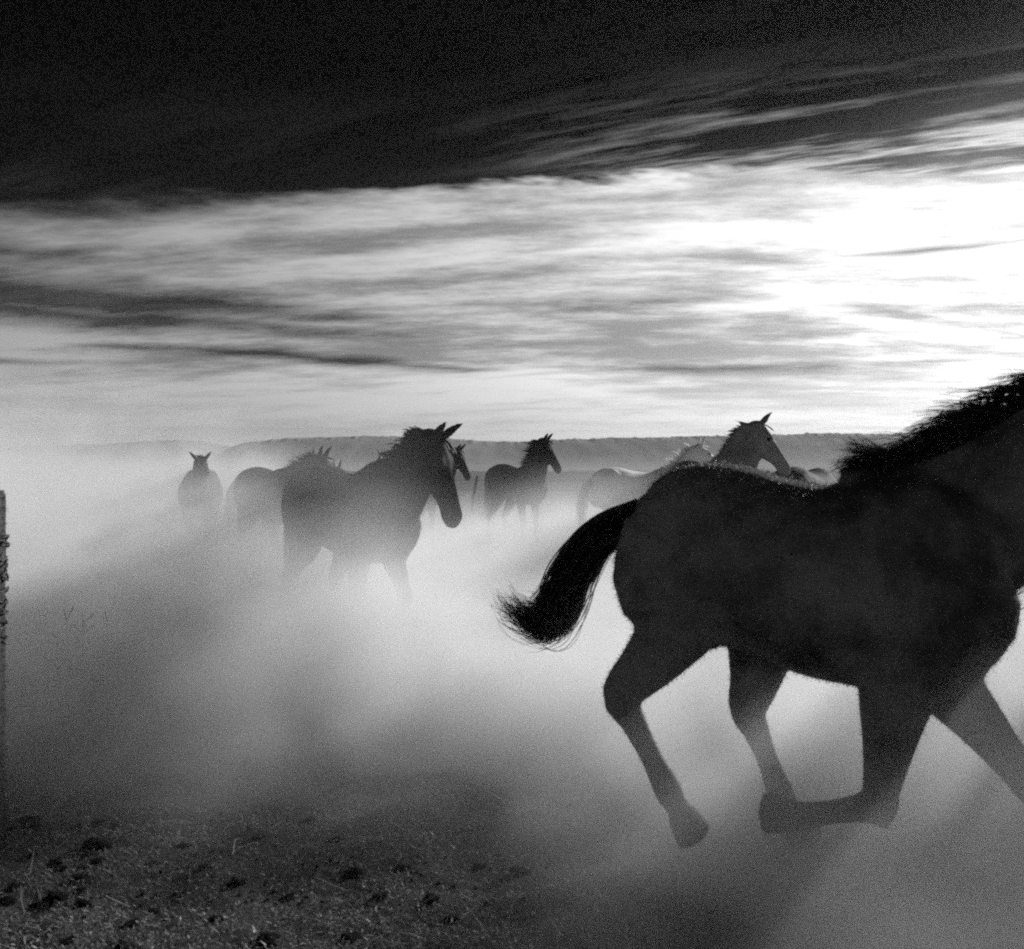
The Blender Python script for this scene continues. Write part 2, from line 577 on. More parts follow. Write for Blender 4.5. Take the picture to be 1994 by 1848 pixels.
    for i in range(2, K):
        p = Vector(nrr[i, :3]); t = Vector(nrr[min(i + 1, K - 1), :3]) - Vector(nrr[max(i - 1, 0), :3])
        L = Vector((-math.sin(nrr[i, 5]), math.cos(nrr[i, 5]), 0))
        nn = t.cross(L).normalized()
        if nn.x > 0 and nn.z < 0: nn = -nn
        if nn.z < 0: nn = -nn
        crest.append((p + nn * nrr[i, 3] * .93, nn, L))
    for q in range(mane_n):
        f = random.random() * (len(crest) - 1.001)
        i = int(f)
        p = crest[i][0].lerp(crest[i + 1][0], f - i)
        nn, L = crest[i][1], crest[i][2]
        p = p + L * random.uniform(-.025, .025)
        ln = mane_len * random.uniform(.45, 1.15) * (.6 + .4 * math.sin(math.pi * f / len(crest)))
        clump = Vector(mnoise.noise_vector(Vector((f * 1.6, seed * 3.7, 0)))) * .9
        side = L * (random.uniform(-.5, .5))
        pp = [p - nn * .02]
        v = (nn * .9 + wind * .4 + side * .4).normalized()
        for j in range(5):
            pp.append(pp[-1] + v * ln / 5)
            v = (v + wind * .35 + clump * .45 + side * .15 + Vector((0, 0, -.22)) + Vector(rng.normal(0, .08, 3))).normalized()
        strand(mv, mf, pp, random.uniform(.0035, .008) * (.45 if voxel < .015 else 1.5))
    # forelock
    for q in range(max(12, mane_n // 12)):
        p = Vector(poll + up * .09 + lat * random.uniform(-.03, .03))
        v = Vector(h * .5 + up * .5 + lat * random.uniform(-.4, .4)).normalized()
        pp = [p]
        for j in range(4):
            pp.append(pp[-1] + v * .035)
            v = (v + Vector(h) * .5 + wind * .3).normalized()
        strand(mv, mf, pp, .006)
    mesh_obj("mane", mv, mf, hair, root, smooth=False)['kind'] = 'stuff'
    # tail
    tv, tf = [], []
    ctl = catmull([(x * (sx if i == 0 else 1) if i == 0 else x, z) for i, (x, z) in enumerate(tl)], 5)
    cur = [Vector((c[0], 0, c[1])) for c in ctl]
    nC = len(cur)
    for q in range(tail_n):
        ang = random.uniform(0, 2 * math.pi); rr_ = math.sqrt(random.random())
        ln = random.uniform(.72, 1.0) if random.random() < .6 else random.uniform(.4, .8)
        n_ = max(4, int(nC * ln))
        pp = []
        jit = Vector(rng.normal(0, .035, 3))
        wv_ = random.uniform(0, 6.28)
        for j in range(n_):
            u = j / (nC - 1)
            wd = tail_w * (.62 + 1.15 * u * (1.15 - u)) * (1.0 if u < .55 else max(.12, 1 - (u - .55) * 2.3))
            t = cur[min(j + 1, nC - 1)] - cur[max(j - 1, 0)]
            nn = Vector((-t.z, 0, t.x)).normalized()
            pp.append(cur[j] + nn * math.cos(ang) * rr_ * wd * 1.35 + Vector((0, 1, 0)) * math.sin(ang) * rr_ * wd + jit * u + nn * .012 * u * math.sin(wv_ + j * .7))
        strand(tv, tf, pp, random.uniform(.004, .009) * (.5 if voxel < .015 else 1.4))
    mesh_obj("tail", tv, tf, hair, root, smooth=False)['kind'] = 'stuff'
    # winter coat: short hairs standing off the skin
    if fuzz:
        me = body.data
        npl = len(me.polygons)
        cen = np.empty(npl * 3); me.polygons.foreach_get('center', cen); cen = cen.reshape(-1, 3)
        nor = np.empty(npl * 3); me.polygons.foreach_get('normal', nor); nor = nor.reshape(-1, 3)
        idx = rng.integers(0, npl, fuzz)
        c = cen[idx] + rng.normal(0, voxel * .4, (fuzz, 3))
        nn = nor[idx]
        flow = np.array([-.75, 0, -.35]) + rng.normal(0, .25, (fuzz, 3))
        flow -= nn * np.sum(flow * nn, axis=1)[:, None]
        dr = nn * rng.uniform(.35, .9, (fuzz, 1)) + flow * .8
        dr /= np.linalg.norm(dr, axis=1)[:, None]
        ln = fuzz_len * rng.uniform(.5, 1.3, (fuzz, 1))
        # shorter on head and legs
        ln *= np.clip((c[:, 2:3] - .35) / .6, .25, 1.0) * np.where(c[:, 0:1] > poll[0] - .1, .4, 1.0)
        sdv = np.cross(dr, rng.normal(0, 1, (fuzz, 3))); sdv /= np.linalg.norm(sdv, axis=1)[:, None] + 1e-9
        a = c - nn * .004 - sdv * .0009; b = c - nn * .004 + sdv * .0009; e = c + dr * ln
        vv = np.stack([a, b, e], 1).reshape(-1, 3)
        me2 = bpy.data.meshes.new("coat_hair")
        me2.vertices.add(len(vv)); me2.vertices.foreach_set('co', vv.ravel())
        me2.loops.add(fuzz * 3); me2.loops.foreach_set('vertex_index', np.arange(fuzz * 3))
        me2.polygons.add(fuzz); me2.polygons.foreach_set('loop_start', np.arange(0, fuzz * 3, 3))
        me2.update(calc_edges=True)
        me2.materials.append(hair)
        fo = bpy.data.objects.new("coat_hair", me2); col.objects.link(fo); fo.parent = root
        fo['kind'] = 'stuff'
    return tag(root, label, "horse", group)


M_EYE = mat("eye", lambda t, o: principled(t, o, 0.01, 0.15, 0.6))
C_GLOSSY = coat_mat("dusty_dark_coat", 0.11, 0.7, 0.08, 0.65)
C_BLACK, H_BLACK = coat_mat("dark_coat", 0.034), hair_mat("dark_hair", 0.022)
C_BAY, H_BAY = coat_mat("bay_coat", 0.045), hair_mat("bay_hair", 0.02)
C_BROWN, H_BROWN = coat_mat("brown_coat", 0.2), hair_mat("brown_hair", 0.09)
C_WHITE, H_WHITE = coat_mat("white_coat", 0.82, 0.08), hair_mat("white_hair", 0.8)
C_PALE, H_PALE = coat_mat("pale_coat", 0.28, 0.2), hair_mat("pale_hair", 0.4)
PXM = 1938.0


def at(px_, Y):
    return (px_ - 997) / PXM * Y


# ------------------------------------------------------------------ ground
def axis(dense0, dense1, step, lo, hi, grow=1.35):
    a = list(np.arange(dense0, dense1 + 1e-6, step))
    s = step
    while a[-1] < hi:
        s *= grow; a.append(a[-1] + s)
    s = step
    while a[0] > lo:
        s *= grow; a.insert(0, a[0] - s)
    return a


gx = axis(-4.2, 4.2, .045, -5000, 5000)
gy = axis(1.6, 9.0, .045, -3000, 5200)
V, Fc = [], []
for j, y in enumerate(gy):
    for i, x in enumerate(gx):
        z = 0.0
        if -8 < x < 8 and 0 < y < 16:
            z = .035 * mnoise.noise((x * .9, y * .9, 0)) + .034 * mnoise.noise((x * 3.1, y * 3.1, 4)) + .016 * mnoise.noise((x * 8, y * 8, 9))
        V.append((x, y, z))
nx = len(gx)
for j in range(len(gy) - 1):
    for i in range(nx - 1):
        Fc.append((j * nx + i, j * nx + i + 1, (j + 1) * nx + i + 1, (j + 1) * nx + i))
tag(mesh_obj("ground", V, Fc, M_GROUND), kind="structure")


def gz(x, y):
    return .035 * mnoise.noise((x * .9, y * .9, 0)) + .034 * mnoise.noise((x * 3.1, y * 3.1, 4)) + .016 * mnoise.noise((x * 8, y * 8, 9))


# ------------------------------------------------------------------ hills
HD = 1500.0
sky_px = [(-1500, 880), (-700, 862), (-200, 872), (120, 868), (250, 862), (345, 857), (400, 860), (437, 868), (455, 869), (480, 862), (560, 854), (640, 851), (780, 850),
          (880, 855), (965, 861), (1000, 861), (1060, 857), (1200, 853), (1400, 849), (1600, 845), (1720, 844), (2000, 842), (2600, 852), (3600, 866)]
sx_ = np.array([(p[0] - 997) / PXM * HD for p in sky_px]); sz_ = np.array([CAM_H + (915 - p[1]) / PXM * HD for p in sky_px])
xs = np.arange(-1900, 1950, 2.2)
prof = [(-300, -.02), (-240, .06), (-190, .17), (-150, .30), (-115, .45), (-85, .60), (-60, .73), (-40, .83), (-24, .91), (-12, .96), (-5, .985), (0, 1.0), (8, 1.0), (30, .97), (140, .8), (400, -.05)]
V, Fc = [], []
for j, (oy, k) in enumerate(prof):
    for i, x in enumerate(xs):
        hgt = float(np.interp(x, sx_, sz_))
        nz = 1.6 * mnoise.noise((x * .012, oy * .03, 1)) + 1.0 * mnoise.noise((x * .05, 2, oy * .08))
        if -14 < oy < 12:      # scrub along the crest
            nz += 2.2 * max(0, mnoise.noise((x * .10, 5, oy * .3))) + 1.6 * max(0, mnoise.noise((x * .33, 5, oy * .3)))
        V.append((x, HD + oy, (hgt + nz) * k - (3 if k <= 0 else 0)))
nn_ = len(xs)
for j in range(len(prof) - 1):
    for i in range(nn_ - 1):
        Fc.append((j * nn_ + i, j * nn_ + i + 1, (j + 1) * nn_ + i + 1, (j + 1) * nn_ + i))
tag(mesh_obj("hills", V, Fc, M_HILL), kind="structure")

# ------------------------------------------------------------------ foreground horse and the herd
GALLOP = dict(
    hr=[(-.50, 1.20), (-.42, .99), (-.665, .70), (-.48, .39), (-.38, .24)],
    hl=[(-.46, 1.18), (-.20, .92), (-.24, .64), (-.12, .36), (-.02, .20)],
    fr=[(.54, 1.05), (.30, .80), (.24, .43), (-.02, .36), (-.14, .355)],
    fl=[(.58, 1.03), (.42, .82), (.70, .50), (.86, .24), (.95, .12)])
horse("galloping_horse", "large dark horse cantering past close to the camera, head out of frame at right", (0.985, 3.3, -0.03), -24, GALLOP, C_GLOSSY, H_BLACK, scale=(.93, 1.0, 1.0),
      neck=38, head=40, neck_x=.31, neck_k=1.10, neck_len=.90, legk=1.13, sx=.77, deep=1.05, voxel=.013, mane_n=2600, mane_wind=(-.9, 0, -.15), mane_len=.27,
      tail=[(-.80, 1.33), (-.78, 1.24), (-.89, 1.11), (-.955, .98), (-1.03, .91), (-1.13, .94), (-1.20, 1.0)], tail_n=1200, tail_w=.062, fuzz=110000, fuzz_len=.009, seed=3)
horse("running_horse", "dark horse ahead of the cantering one, only a wisp of tail showing at right edge", (3.35, 4.5, 0.0), -6, TROT, C_BAY, H_BAY,
      neck=35, head=40, voxel=.018, mane_n=200, tail=[(-.80, 1.33), (-.90, 1.22), (-1.0, 1.06), (-1.1, .94), (-1.25, .84)], tail_n=420, tail_w=.10, fuzz=0, seed=4)
horse("dusty_horse", "brown horse in thick dust at centre left, ears up and muzzle lowered", (-1.22, 7.4, 0.0), -54, TROT, C_BAY, H_BAY,
      neck=42, neck_len=.74, neck_k=1.18, head=72, nyaw=8, hyaw=22, voxel=.015, mane_n=300, mane_wind=(-.5, .2, 0), mane_len=.16, fuzz=30000, fuzz_len=.016, ears=(26, 14), seed=5)
horse("alert_horse", "small black horse standing clear in the middle distance, mane blown back", (at(1004, 18.0), 18.0, 0.0), -60, STAND, C_BLACK, H_BLACK,
      neck=66, neck_len=.74, neck_k=1.22, head=58, nyaw=5, hyaw=26, voxel=.018, mane_n=420, mane_wind=(-1.0, .1, .15), mane_len=.30, scale=1.05, seed=6)
horse("white_horse", "white horse beyond the dark cantering one, back and forelock lit by the sun", (at(1252, 14.5), 15.0, 0.0), 26, TROT, C_WHITE, H_WHITE,
      neck=50, neck_len=.80, head=38, nyaw=-8, hyaw=-4, voxel=.018, mane_n=260, mane_wind=(-.3, 0, .3), mane_len=.2, seed=7)
horse("brown_horse", "tall brown horse with rim-lit face looking over the dark horse's back", (at(1396, 11.3), 12.0, 0.0), -80, STAND, C_BROWN, H_BROWN,
      neck=54, neck_len=.80, neck_k=1.28, head=56, nyaw=38, hyaw=34, voxel=.016, mane_n=320, mane_wind=(-.5, 0, .1), mane_len=.14, scale=1.06, fuzz=24000, fuzz_len=.022, seed=8)
horse("low_headed_horse", "pale horse hidden behind the dark horse's back, only an ear tip showing", (at(1425, 12.4), 13.6, 0.0), -70, STAND, C_PALE, H_PALE,
      neck=8, neck_len=.76, head=48, nyaw=10, hyaw=20, voxel=.02, mane_n=120, seed=9)
horse("hidden_horse", "dark horse behind the cantering one, only its rounded rump showing at the withers", (at(1600, 11.0), 11.6, 0.0), 55, STAND, C_BAY, H_BAY,
      neck=-5, head=50, voxel=.02, mane_n=120, scale=1.0, seed=10)
horse("facing_horse", "horse facing the camera at far left, ears spread wide in pale dust", (at(358, 12.9), 13.6, 0.0), -74, STAND, C_BAY, H_BAY,
      neck=30, neck_len=.80, head=62, nyaw=4, hyaw=-2, voxel=.018, mane_n=160, mane_wind=(-.2, 0, .1), mane_len=.1, ears=(38, 32), seed=11)
horse("faint_horse", "faint horse almost lost in dust between the facing horse and the brown one", (at(535, 15.0), 15.3, 0.0), 58, STAND, C_BAY, H_BAY,
      neck=20, head=30, voxel=.02, mane_n=140, mane_len=.15, seed=12)
horse("ragged_horse", "dark horse with ragged mane, head just above the dusty brown horse's rump", (at(495, 11.6), 12.4, 0.0), -55, STAND, C_BAY, H_BAY,
      neck=30, neck_len=.80, head=45, nyaw=14, hyaw=15, voxel=.018, mane_n=260, mane_wind=(-.6, 0, .4), mane_len=.2, seed=13)
horse("peeking_horse", "pale horse behind the dusty brown horse's neck, only ear and forelock showing", (at(765, 19.5), 20.6, 0.0), -100, STAND, C_PALE, H_PALE,
      neck=46, neck_len=.8, head=55, voxel=.02, mane_n=140, mane_wind=(-.2, 0, .5), mane_len=.18, seed=14)
horse("following_horse", "slender horse whose lit profile shows just past the dusty brown horse's face", (at(830, 18.8), 19.2, 0.0), -58, TROT, C_BAY, H_BROWN,
      neck=52, neck_len=.80, head=62, nyaw=8, hyaw=22, voxel=.018, mane_n=180, mane_len=.14, seed=15)

# ------------------------------------------------------------------ wire fence behind the herd
FY = 33.0
fence = empty("wire_fence", (at(918, FY), FY, 0))
tag(fence, "leaning wooden posts of a wire fence in the dust behind the herd", "fence")
random.seed(21)
for i in range(-5, 7):
    V, Fc = [], []
    x = i * 4.2
    tilt = .16 if i == 0 else random.uniform(-.05, .10)
    loft(V, Fc, [(x - .1 * tilt, 0, -.2, .055, .055), (x + .3 * tilt, 0, .4, .052, .05), (x + .8 * tilt, .01, .85, .05, .048), (x + 1.25 * tilt, 0, 1.25, .046, .045)], n=8, sub=3)
    mesh_obj("post", V, Fc, M_WOOD, fence)
for z in (.45, .8, 1.12):
    V, Fc = [], []
    pts = [(-21 + k * 1.05, .055 + .005 * math.sin(k), z - .04 * math.sin(math.pi * ((k % 4) / 4)) + .1 * 0, .006, .006) for k in range(45)]
    loft(V, Fc, pts, n=5, sub=1)
    mesh_obj("wire", V, Fc, M_WIRE, fence)

# ------------------------------------------------------------------ gate post at the left edge
PY = 3.85
gp = empty("gate_post", (at(-15, PY), PY, 0))
tag(gp, "weathered timber gate post at the left edge with tangled wire", "post")


def plank(name, x0, x1, y0, y1, z0, z1, m, parent, seed):
    """a rough-sawn board with chipped arrises"""
    random.seed(seed)
    V, Fc = [], []
    zs = [z0 + (z1 - z0) * k / 22 for k in range(23)]
    for z in zs:
        wx = .003 * mnoise.noise((z * 3, seed, 0))
        ring = [(x0, y0), ((x0 + x1) / 2, y0 - .003), (x1, y0), (x1 + .001, (y0 + y1) / 2), (x1, y1), ((x0 + x1) / 2, y1 + .002), (x0, y1), (x0 - .001, (y0 + y1) / 2)]
        for (x, y) in ring:
            V.append((x + wx + random.uniform(-.0018, .0018), y + random.uniform(-.0018, .0018), z + random.uniform(-.003, .003)))
    for j in range(len(zs) - 1):
        for k in range(8):
            k2 = (k + 1) % 8
            Fc.append((j * 8 + k, j * 8 + k2, (j + 1) * 8 + k2, (j + 1) * 8 + k))
    Fc.append(tuple(range(7, -1, -1)))
    Fc.append(tuple((len(zs) - 1) * 8 + k for k in range(8)))
    return mesh_obj(name, V, Fc, m, parent, smooth=False)


plank("timber", -.10, .022, -.05, .05, -.1, 1.37, M_WOOD, gp, 1)
plank("batten", .006, .019, -.075, -.055, .0, 1.33, M_WOOD, gp, 2)
plank("batten", .026, .042, -.03, .02, .0, 1.355, M_WOOD, gp, 3)
plank("batten", -.03, -.012, -.075, -.055, .02, 1.30, M_WOOD, gp, 4)
random.seed(5)
for q, (z0, z1, r0) in enumerate(((1.15, 1.20, .05), (1.02, 1.14, .055), (.78, 1.0, .05))):
    V, Fc = [], []
    pts = []
    for k in range(90):
        a = k * .55
        pts.append((-.0 + .052 * math.cos(a) + random.uniform(-.008, .008), .07 * math.sin(a) - .012 + random.uniform(-.006, .006), z0 + (z1 - z0) * k / 89 + random.uniform(-.015, .015), .0028, .0028))
    loft(V, Fc, pts, n=5, sub=2)
    mesh_obj("tangled_wire", V, Fc, M_WIRE, gp)
V, Fc = [], []
for q in range(260):
    z = random.uniform(.1, 1.36)
    p = Vector((.042, random.uniform(-.03, .02), z))
    v = Vector((random.uniform(.3, 1), random.uniform(-.6, .4), random.uniform(-1, .8))).normalized()
    pp = [p]
    for j in range(3):
        pp.append(pp[-1] + v * random.uniform(.003, .008)); v = (v + Vector((0, 0, -.3))).normalized()
    strand(V, Fc, pp, .0012)
so = mesh_obj("splinters", V, Fc, M_WOOD, gp, smooth=False)
so['kind'] = 'stuff'

# ------------------------------------------------------------------ dry weeds
def weed(px0, py_top, Y, lean, seed, label, branches):
    random.seed(seed)
    x = at(px0, Y)
    root = empty("dry_weed", (x, Y, gz(x, Y)))
    tag(root, label, "weed", "dry weed stalks beside the gate post")
    hgt = CAM_H + (915 - py_top) / PXM * Y
    V, Fc = [], []
    st = [(lean * hgt * (k / 8) ** 1.3 + random.uniform(-.006, .006), random.uniform(-.006, .006), hgt * k / 8 - .02) for k in range(9)]
    loft(V, Fc, [p + (.0017 * (1 - k / 11), .0017 * (1 - k / 11)) for k, p in enumerate(st)], n=6, sub=2)
    mesh_obj("stem", V, Fc, M_WEED, root)
    for b in range(branches):
        k = random.randint(3, 7)
        p = Vector(st[k])
        s = random.choice((-1, 1))
        v = Vector((s * random.uniform(.5, 1.1), random.uniform(-.6, .6), .8)).normalized()
        V, Fc = [], []
        L = random.uniform(.03, .12)
        rows = []
        for j in range(5):
            q = p + v * L * j / 4 + Vector((0, 0, .01 * j * j / 16))
            rows.append(tuple(q) + (.0012 * (1 - j / 6), .0012 * (1 - j / 6)))
        loft(V, Fc, rows, n=5, sub=1)
        for j in range(5):       # dry seed heads along the twig
            q = p + v * L * (.4 + .6 * j / 4)
            d_ = Vector((random.uniform(-1, 1), random.uniform(-1, 1), random.uniform(0, 1))).normalized() * .008
            loft(V, Fc, [tuple(q) + (.001, .001), tuple(q + d_ * .6) + (.0016, .0016), tuple(q + d_) + (.0008, .0008)], n=5, sub=1)
        mesh_obj("twig", V, Fc, M_WEED, root)
    return root


weed(140, 1172, 6.3, -.07, 31, "leftmost leaning weed stalk with bare tip beside the gate post", 3)
weed(108, 1215, 6.2, .04, 32, "shortest weed stalk, close to the gate post", 2)
weed(162, 1180, 6.3, -.01, 33, "tallest upright weed stalk with side twigs, left foreground", 5)
weed(212, 1178, 6.5, -.03, 34, "thin faint weed stalk, farthest from the gate post", 2)
weed(186, 1300, 6.1, -.06, 35, "low bent weed stalk among the taller ones", 2)

# ------------------------------------------------------------------ dung clods
random.seed(40)


def clod_mesh(seed):
    bm = bmesh.new()
    bmesh.ops.create_icosphere(bm, subdivisions=3, radius=1.0)
    for v in bm.verts:
        p = v.co.normalized()
        r = 1 + .55 * mnoise.noise(p * 1.5 + Vector((seed * 5.1, 0, 0))) + .34 * mnoise.noise(p * 3.1 + Vector((0, seed * 2.3, 0))) + .22 * mnoise.noise(p * 7 + Vector((0, 0, seed)))
        v.co = p * r
        if v.co.z < -.3:
            v.co.z = -.3 + (v.co.z + .3) * .2
    me = bpy.data.meshes.new("dung_clod")
    bm.to_mesh(me); bm.free()
    me.polygons.foreach_set('use_smooth', [True] * len(me.polygons))
    me.materials.append(M_CLOD)
    return me


CM = [clod_mesh(i) for i in range(7)]
# (x px, y px, half width px) of the clods one can pick out, then many small ones
big = [(60, 1600, 26), (22, 1612, 16), (72, 1612, 20), (190, 1608, 20), (150, 1610, 14), (225, 1618, 18), (66, 1672, 14), (105, 1693, 22), (118, 1705, 20), (155, 1700, 14), (186, 1657, 30), (203, 1664, 22),
       (190, 1688, 18), (158, 1722, 20), (160, 1745, 16), (110, 1760, 30), (165, 1770, 24), (15, 1770, 26), (68, 1768, 14), (30, 1745, 22), (255, 1800, 20), (300, 1770, 18), (360, 1655, 18),
       (655, 1640, 24), (690, 1700, 28), (460, 1720, 26), (560, 1745, 22), (840, 1755, 22), (685, 1830, 26), (880, 1790, 22), (420, 1790, 24), (520, 1835, 30), (240, 1840, 26), (130, 1840, 24),
       (1010, 1700, 26), (930, 1680, 20), (780, 1690, 18), (740, 1745, 20), (300, 1690, 16), (395, 1700, 15), (600, 1600, 20), (500, 1640, 16)]
names = {0: "broad dark clod nearest the foot of the gate post", 10: "long dark clod in the lit straw, largest of a touching pair", 15: "large rounded dark clod in the bright straw near the bottom left corner",
         17: "dark upright clod at the very left edge near the bottom", 31: "broad dark clod at the bottom edge in the shaded ground", 34: "dark clod furthest right on the shaded ground"}
clods = []
for i, (cx_, cy_, hw) in enumerate(big):
    Y = CAM_H * PXM / (cy_ - 915)
    x = at(cx_, Y)
    o = bpy.data.objects.new("dung_clod", CM[i % 7])
    s = hw / PXM * Y * .66
    clods.append((x, Y, s))
    o.location = (x, Y, gz(x, Y) + s * .12)
    o.scale = (s, s * random.uniform(.7, 1.1), s * random.uniform(.38, .6))
    o.rotation_euler = (random.uniform(-.2, .2), random.uniform(-.2, .2), random.uniform(0, 6.28))
    col.objects.link(o)
    tag(o, names.get(i, "small dark dung clod lying among the straw of the near ground"), "clod", "dung clods on the near ground")

# crumbs and straw litter
V, Fc = [], []
rng = np.random.default_rng(8)
cr = CM[0]
cv = [(0, 0, 1), (.9, 0, -.3), (-.45, .8, -.3), (-.45, -.8, -.3), (.2, .3, .9)]
for q in range(2600):
    y = 2.7 + 5.5 * rng.random() ** 1.5; x = rng.uniform(-.6, .62) * y
    if mnoise.noise((x * 1.2, y * 1.2, 3)) < -.05: continue
    s = rng.uniform(.004, .016)
    z = gz(x, y)
    b = len(V)
    a = rng.uniform(0, 6.28)
    for (u, v, h_) in cv[:4]:
        V.append((x + s * (u * math.cos(a) - v * math.sin(a)), y + s * (u * math.sin(a) + v * math.cos(a)), z + s * .7 * (h_ + .2) * rng.uniform(.6, 1.2)))
    Fc += [(b, b + 1, b + 2), (b, b + 2, b + 3), (b, b + 3, b + 1)]
tag(mesh_obj("soil_crumbs", V, Fc, M_CLOD, smooth=False), kind="stuff", label="crumbled dark soil and dung scattered over the near ground", cat="soil")
NS = 230000
ys = 2.55 + 5.2 * rng.random(NS) ** 1.9
xs_ = rng.uniform(-.62, .60, NS) * ys
keep = rng.random(NS) < .20 + .80 * np.clip((.2 - xs_) / 1.5, 0, 1)
for c_ in clods:
    keep &= ~((np.abs(xs_ - c_[0]) < c_[2] * .85) & (np.abs(ys - c_[1]) < c_[2] * .85))
xs_, ys = xs_[keep], ys[keep]
pn = np.array([mnoise.noise((a_ * 1.5, b_ * 1.5, 1)) for a_, b_ in zip(xs_, ys)])
keep = rng.random(len(xs_)) < .75 + .9 * pn
xs_, ys = xs_[keep], ys[keep]
N_ = len(xs_)
zs_ = np.array([gz(a_, b_) for a_, b_ in zip(xs_, ys)]) + rng.uniform(.001, .012, N_)
p0 = np.stack([xs_, ys, zs_], 1)
ln_ = np.where(rng.random(N_) < .99, rng.uniform(.006, .024, N_), rng.uniform(.04, .13, N_))[:, None]
an = rng.uniform(0, 6.283, N_)
dv = np.stack([np.cos(an), np.sin(an), rng.uniform(-.1, .9, N_)], 1)
dv /= np.linalg.norm(dv, axis=1)[:, None]
dv2 = dv + rng.uniform(-.5, .3, (N_, 3)); dv2 /= np.linalg.norm(dv2, axis=1)[:, None]
p1 = p0 + dv * ln_ * .5
p2 = p1 + dv2 * ln_ * .5
sv = np.cross(dv, np.stack([rng.uniform(-.5, .5, N_), rng.uniform(-.5, .5, N_), np.ones(N_)], 1))
sv /= np.linalg.norm(sv, axis=1)[:, None]
wv = rng.uniform(.0007, .0019, (N_, 1))
vv = np.stack([p0 - sv * wv, p0 + sv * wv, p1 - sv * wv, p1 + sv * wv, p2 - sv * wv * .5, p2 + sv * wv * .5], 1).reshape(-1, 3)
i0 = np.arange(N_)[:, None] * 6
fi = np.concatenate([i0 + np.array([0, 1, 3, 2]), i0 + np.array([2, 3, 5, 4])], 1).reshape(-1)
me = bpy.data.meshes.new("straw")
me.vertices.add(len(vv)); me.vertices.foreach_set('co', vv.ravel())
me.loops.add(len(fi)); me.loops.foreach_set('vertex_index', fi)
me.polygons.add(len(fi) // 4); me.polygons.foreach_set('loop_start', np.arange(0, len(fi), 4))
me.update(calc_edges=True)
me.materials.append(M_STRAW)
so = bpy.data.objects.new("straw", me)
col.objects.link(so)
tag(so, kind="stuff", label="chopped dry straw littering the trampled ground", cat="straw")


# ------------------------------------------------------------------ dust kicked up by the herd (a voxel cloud) and the thin air beyond
def vol_mat(name, density, albedo, g, attr):
    def f(t, o):
        p = t.new('ShaderNodeVolumePrincipled')
        p.inputs['Color'].default_value = (albedo, albedo, albedo, 1)
        p.inputs['Anisotropy'].default_value = g
        if attr:
            p.inputs['Density'].default_value = density
            p.inputs['Density Attribute'].default_value = 'density'
        else:
            p.inputs['Density'].default_value = density
            p.inputs['Density Attribute'].default_value = ''
        t.l.new(p.outputs[0], o.inputs['Volume'])
    return mat(name, f)


DUST_K = 1.9
M_DUST = vol_mat("dust", DUST_K, 0.97, 0.32, True)
DX, DY, DZ = (-9.0, 9.0), (1.2, 24.0), (-0.05, 3.6)
ng = bpy.data.node_groups.new("dust_field", 'GeometryNodeTree')
ng.interface.new_socket("Geometry", in_out='INPUT', socket_type='NodeSocketGeometry')
ng.interface.new_socket("Geometry", in_out='OUTPUT', socket_type='NodeSocketGeometry')
g = NT(ng)
g_out = g.new('NodeGroupOutput')
pos = g.new('GeometryNodeInputPosition').outputs[0]
X, Y_, Z_ = g.xyz(pos)
big_n = g.noise(g.vec(g.mul(X, .45), g.mul(Y_, .35), g.mul(Z_, .8)), 1.0, 2.0, 0.5)
mid_n = g.noise(g.vec(g.mul(X, 1.3), g.mul(Y_, 1.0), g.mul(Z_, 1.9)), 1.0, 3.0, 0.55, 0.4)
# how high the dust stands: low in front, waist-high among the herd, a tall plume on the left
left = g.ss(X, -2.5, -6.0)
left2 = g.ss(g.add(X, g.mul(Y_, .18)), 1.6, -1.2)
top = g.add(g.ss(Y_, 3.0, 8.0, .44, .56), g.mul(left2, .18))
top = g.add(top, g.mul(left, 0.7))
bx_ = g.div(g.add(X, 1.05), .85); by_ = g.div(g.sub(Y_, 5.6), 1.3)
blob = g.m('EXPONENT', g.mul(g.add(g.mul(bx_, bx_), g.mul(by_, by_)), -1.0))
top = g.add(top, g.mul(blob, .10))
top = g.mul(top, g.add(.42, g.mul(big_n, 1.25)))
prof_ = g.m('EXPONENT', g.mul(g.m('POWER', g.m('MAXIMUM', g.div(Z_, top), 0.0), 2.0), -1.0))
# where it lies: nothing near the camera on the left, trailing behind the running horse on the right
front = g.add(3.6, g.mul(g.ss(X, -.4, .9), -1.7))
front = g.add(front, g.mul(g.sub(mid_n, .5), 1.4))
where = g.ss(Y_, front, g.add(front, 2.2))
where = g.mul(where, g.ss(Y_, 24.0, 13.0, 0.0, 1.0))
amount = g.mul(g.ss(Y_, 4.5, 9.0, .95, .45), g.ss(Y_, 1.6, 4.2, 1.0, 1.0))
amount = g.mul(amount, g.ss(g.sub(X, g.mul(Y_, .10)), -.2, 1.0, 1.0, .8))
fine_n = g.noise(g.vec(g.mul(X, 2.6), g.mul(Y_, 2.0), g.mul(Z_, 3.4)), 1.0, 2.0, 0.6, 0.6)
lump = g.m('MULTIPLY_ADD', g.ss(g.m('MULTIPLY_ADD', fine_n, .35, g.mul(mid_n, .65)), .37, .65), 2.05, .10)
low = g.m('EXPONENT', g.mul(g.m('POWER', g.m('MAXIMUM', g.div(Z_, .74), 0.0), 2.0), -1.0))
rho = g.mul(g.mul(g.mul(prof_, where), g.mul(amount, lump)), g.m('MULTIPLY_ADD', g.mul(blob, low), 3.2, 1.0))
wx_ = g.div(g.sub(X, .9), .8); wy_ = g.div(g.sub(Y_, 10.8), 2.0)
veil_ = g.mul(g.m('EXPONENT', g.mul(g.add(g.mul(wx_, wx_), g.mul(wy_, wy_)), -1.0)), g.ss(Z_, 1.7, .9))
rho = g.m('MULTIPLY_ADD', veil_, .08, rho)
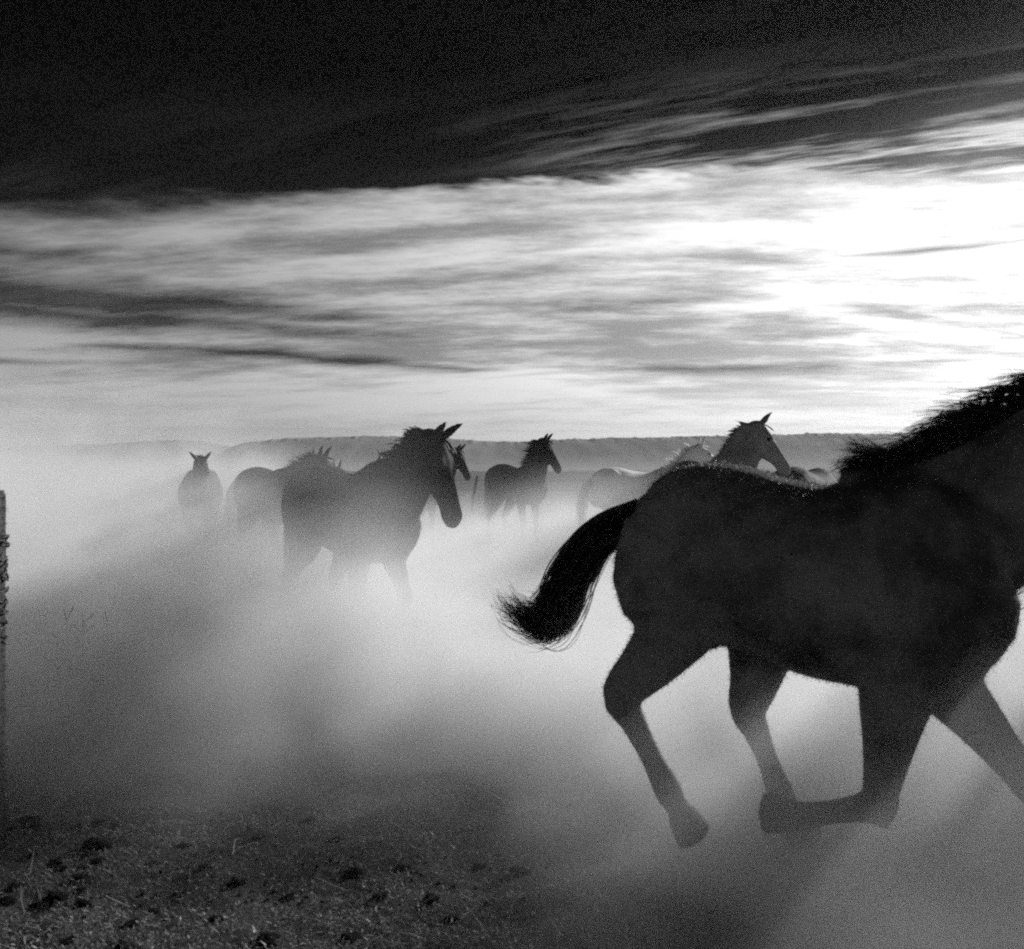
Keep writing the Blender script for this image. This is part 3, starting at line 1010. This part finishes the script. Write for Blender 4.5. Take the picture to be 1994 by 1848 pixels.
kx_ = g.div(g.sub(X, 1.1), .62); ky_ = g.div(g.sub(Y_, 2.9), .7); kz_ = g.div(Z_, .40)
kick = g.m('EXPONENT', g.mul(g.add(g.add(g.mul(kx_, kx_), g.mul(ky_, ky_)), g.mul(kz_, kz_)), -1.0))
rho = g.m('MULTIPLY_ADD', kick, g.mul(lump, 1.7), rho)
tx_ = g.div(g.add(X, .95), 1.0); ty_ = g.div(g.sub(Y_, 4.95), .8); tz_ = g.div(Z_, .6)
trail = g.m('EXPONENT', g.mul(g.add(g.add(g.mul(tx_, tx_), g.mul(ty_, ty_)), g.mul(tz_, tz_)), -1.0))
rho = g.m('MULTIPLY_ADD', trail, g.mul(lump, .62), rho)
rho = g.m('MAXIMUM', g.sub(rho, .004), 0.0005)
vc = g.new('GeometryNodeVolumeCube')
g.l.new(rho, vc.inputs['Density'])
vc.inputs['Min'].default_value = (DX[0], DY[0], DZ[0])
vc.inputs['Max'].default_value = (DX[1], DY[1], DZ[1])
vc.inputs['Resolution X'].default_value = 160
vc.inputs['Resolution Y'].default_value = 200
vc.inputs['Resolution Z'].default_value = 36
sm_ = g.new('GeometryNodeSetMaterial')
sm_.inputs['Material'].default_value = M_DUST
g.l.new(vc.outputs[0], sm_.inputs[0])
g.l.new(sm_.outputs[0], g_out.inputs[0])


def box(name, x, y, z, m):
    V = [(a, b, c) for a in x for b in y for c in z]
    return mesh_obj(name, V, [(0, 1, 3, 2), (4, 6, 7, 5), (0, 4, 5, 1), (2, 3, 7, 6), (0, 2, 6, 4), (1, 5, 7, 3)], m, smooth=False)


dust = box("dust", DX, DY, DZ, M_DUST)
md = dust.modifiers.new("field", 'NODES')
md.node_group = ng
tag(dust, kind="stuff", label="pale dust raised by the running herd, streaked by shadows", cat="dust")
M_DUST.cycles.volume_step_rate = 5.0
M_DUST.cycles.volume_sampling = 'MULTIPLE_IMPORTANCE'

haze = box("haze", (-2600, 2600), (-60, 2400), (-6, 57), vol_mat("haze", 0.00004, 0.98, 0.5, False))
tag(haze, kind="stuff")
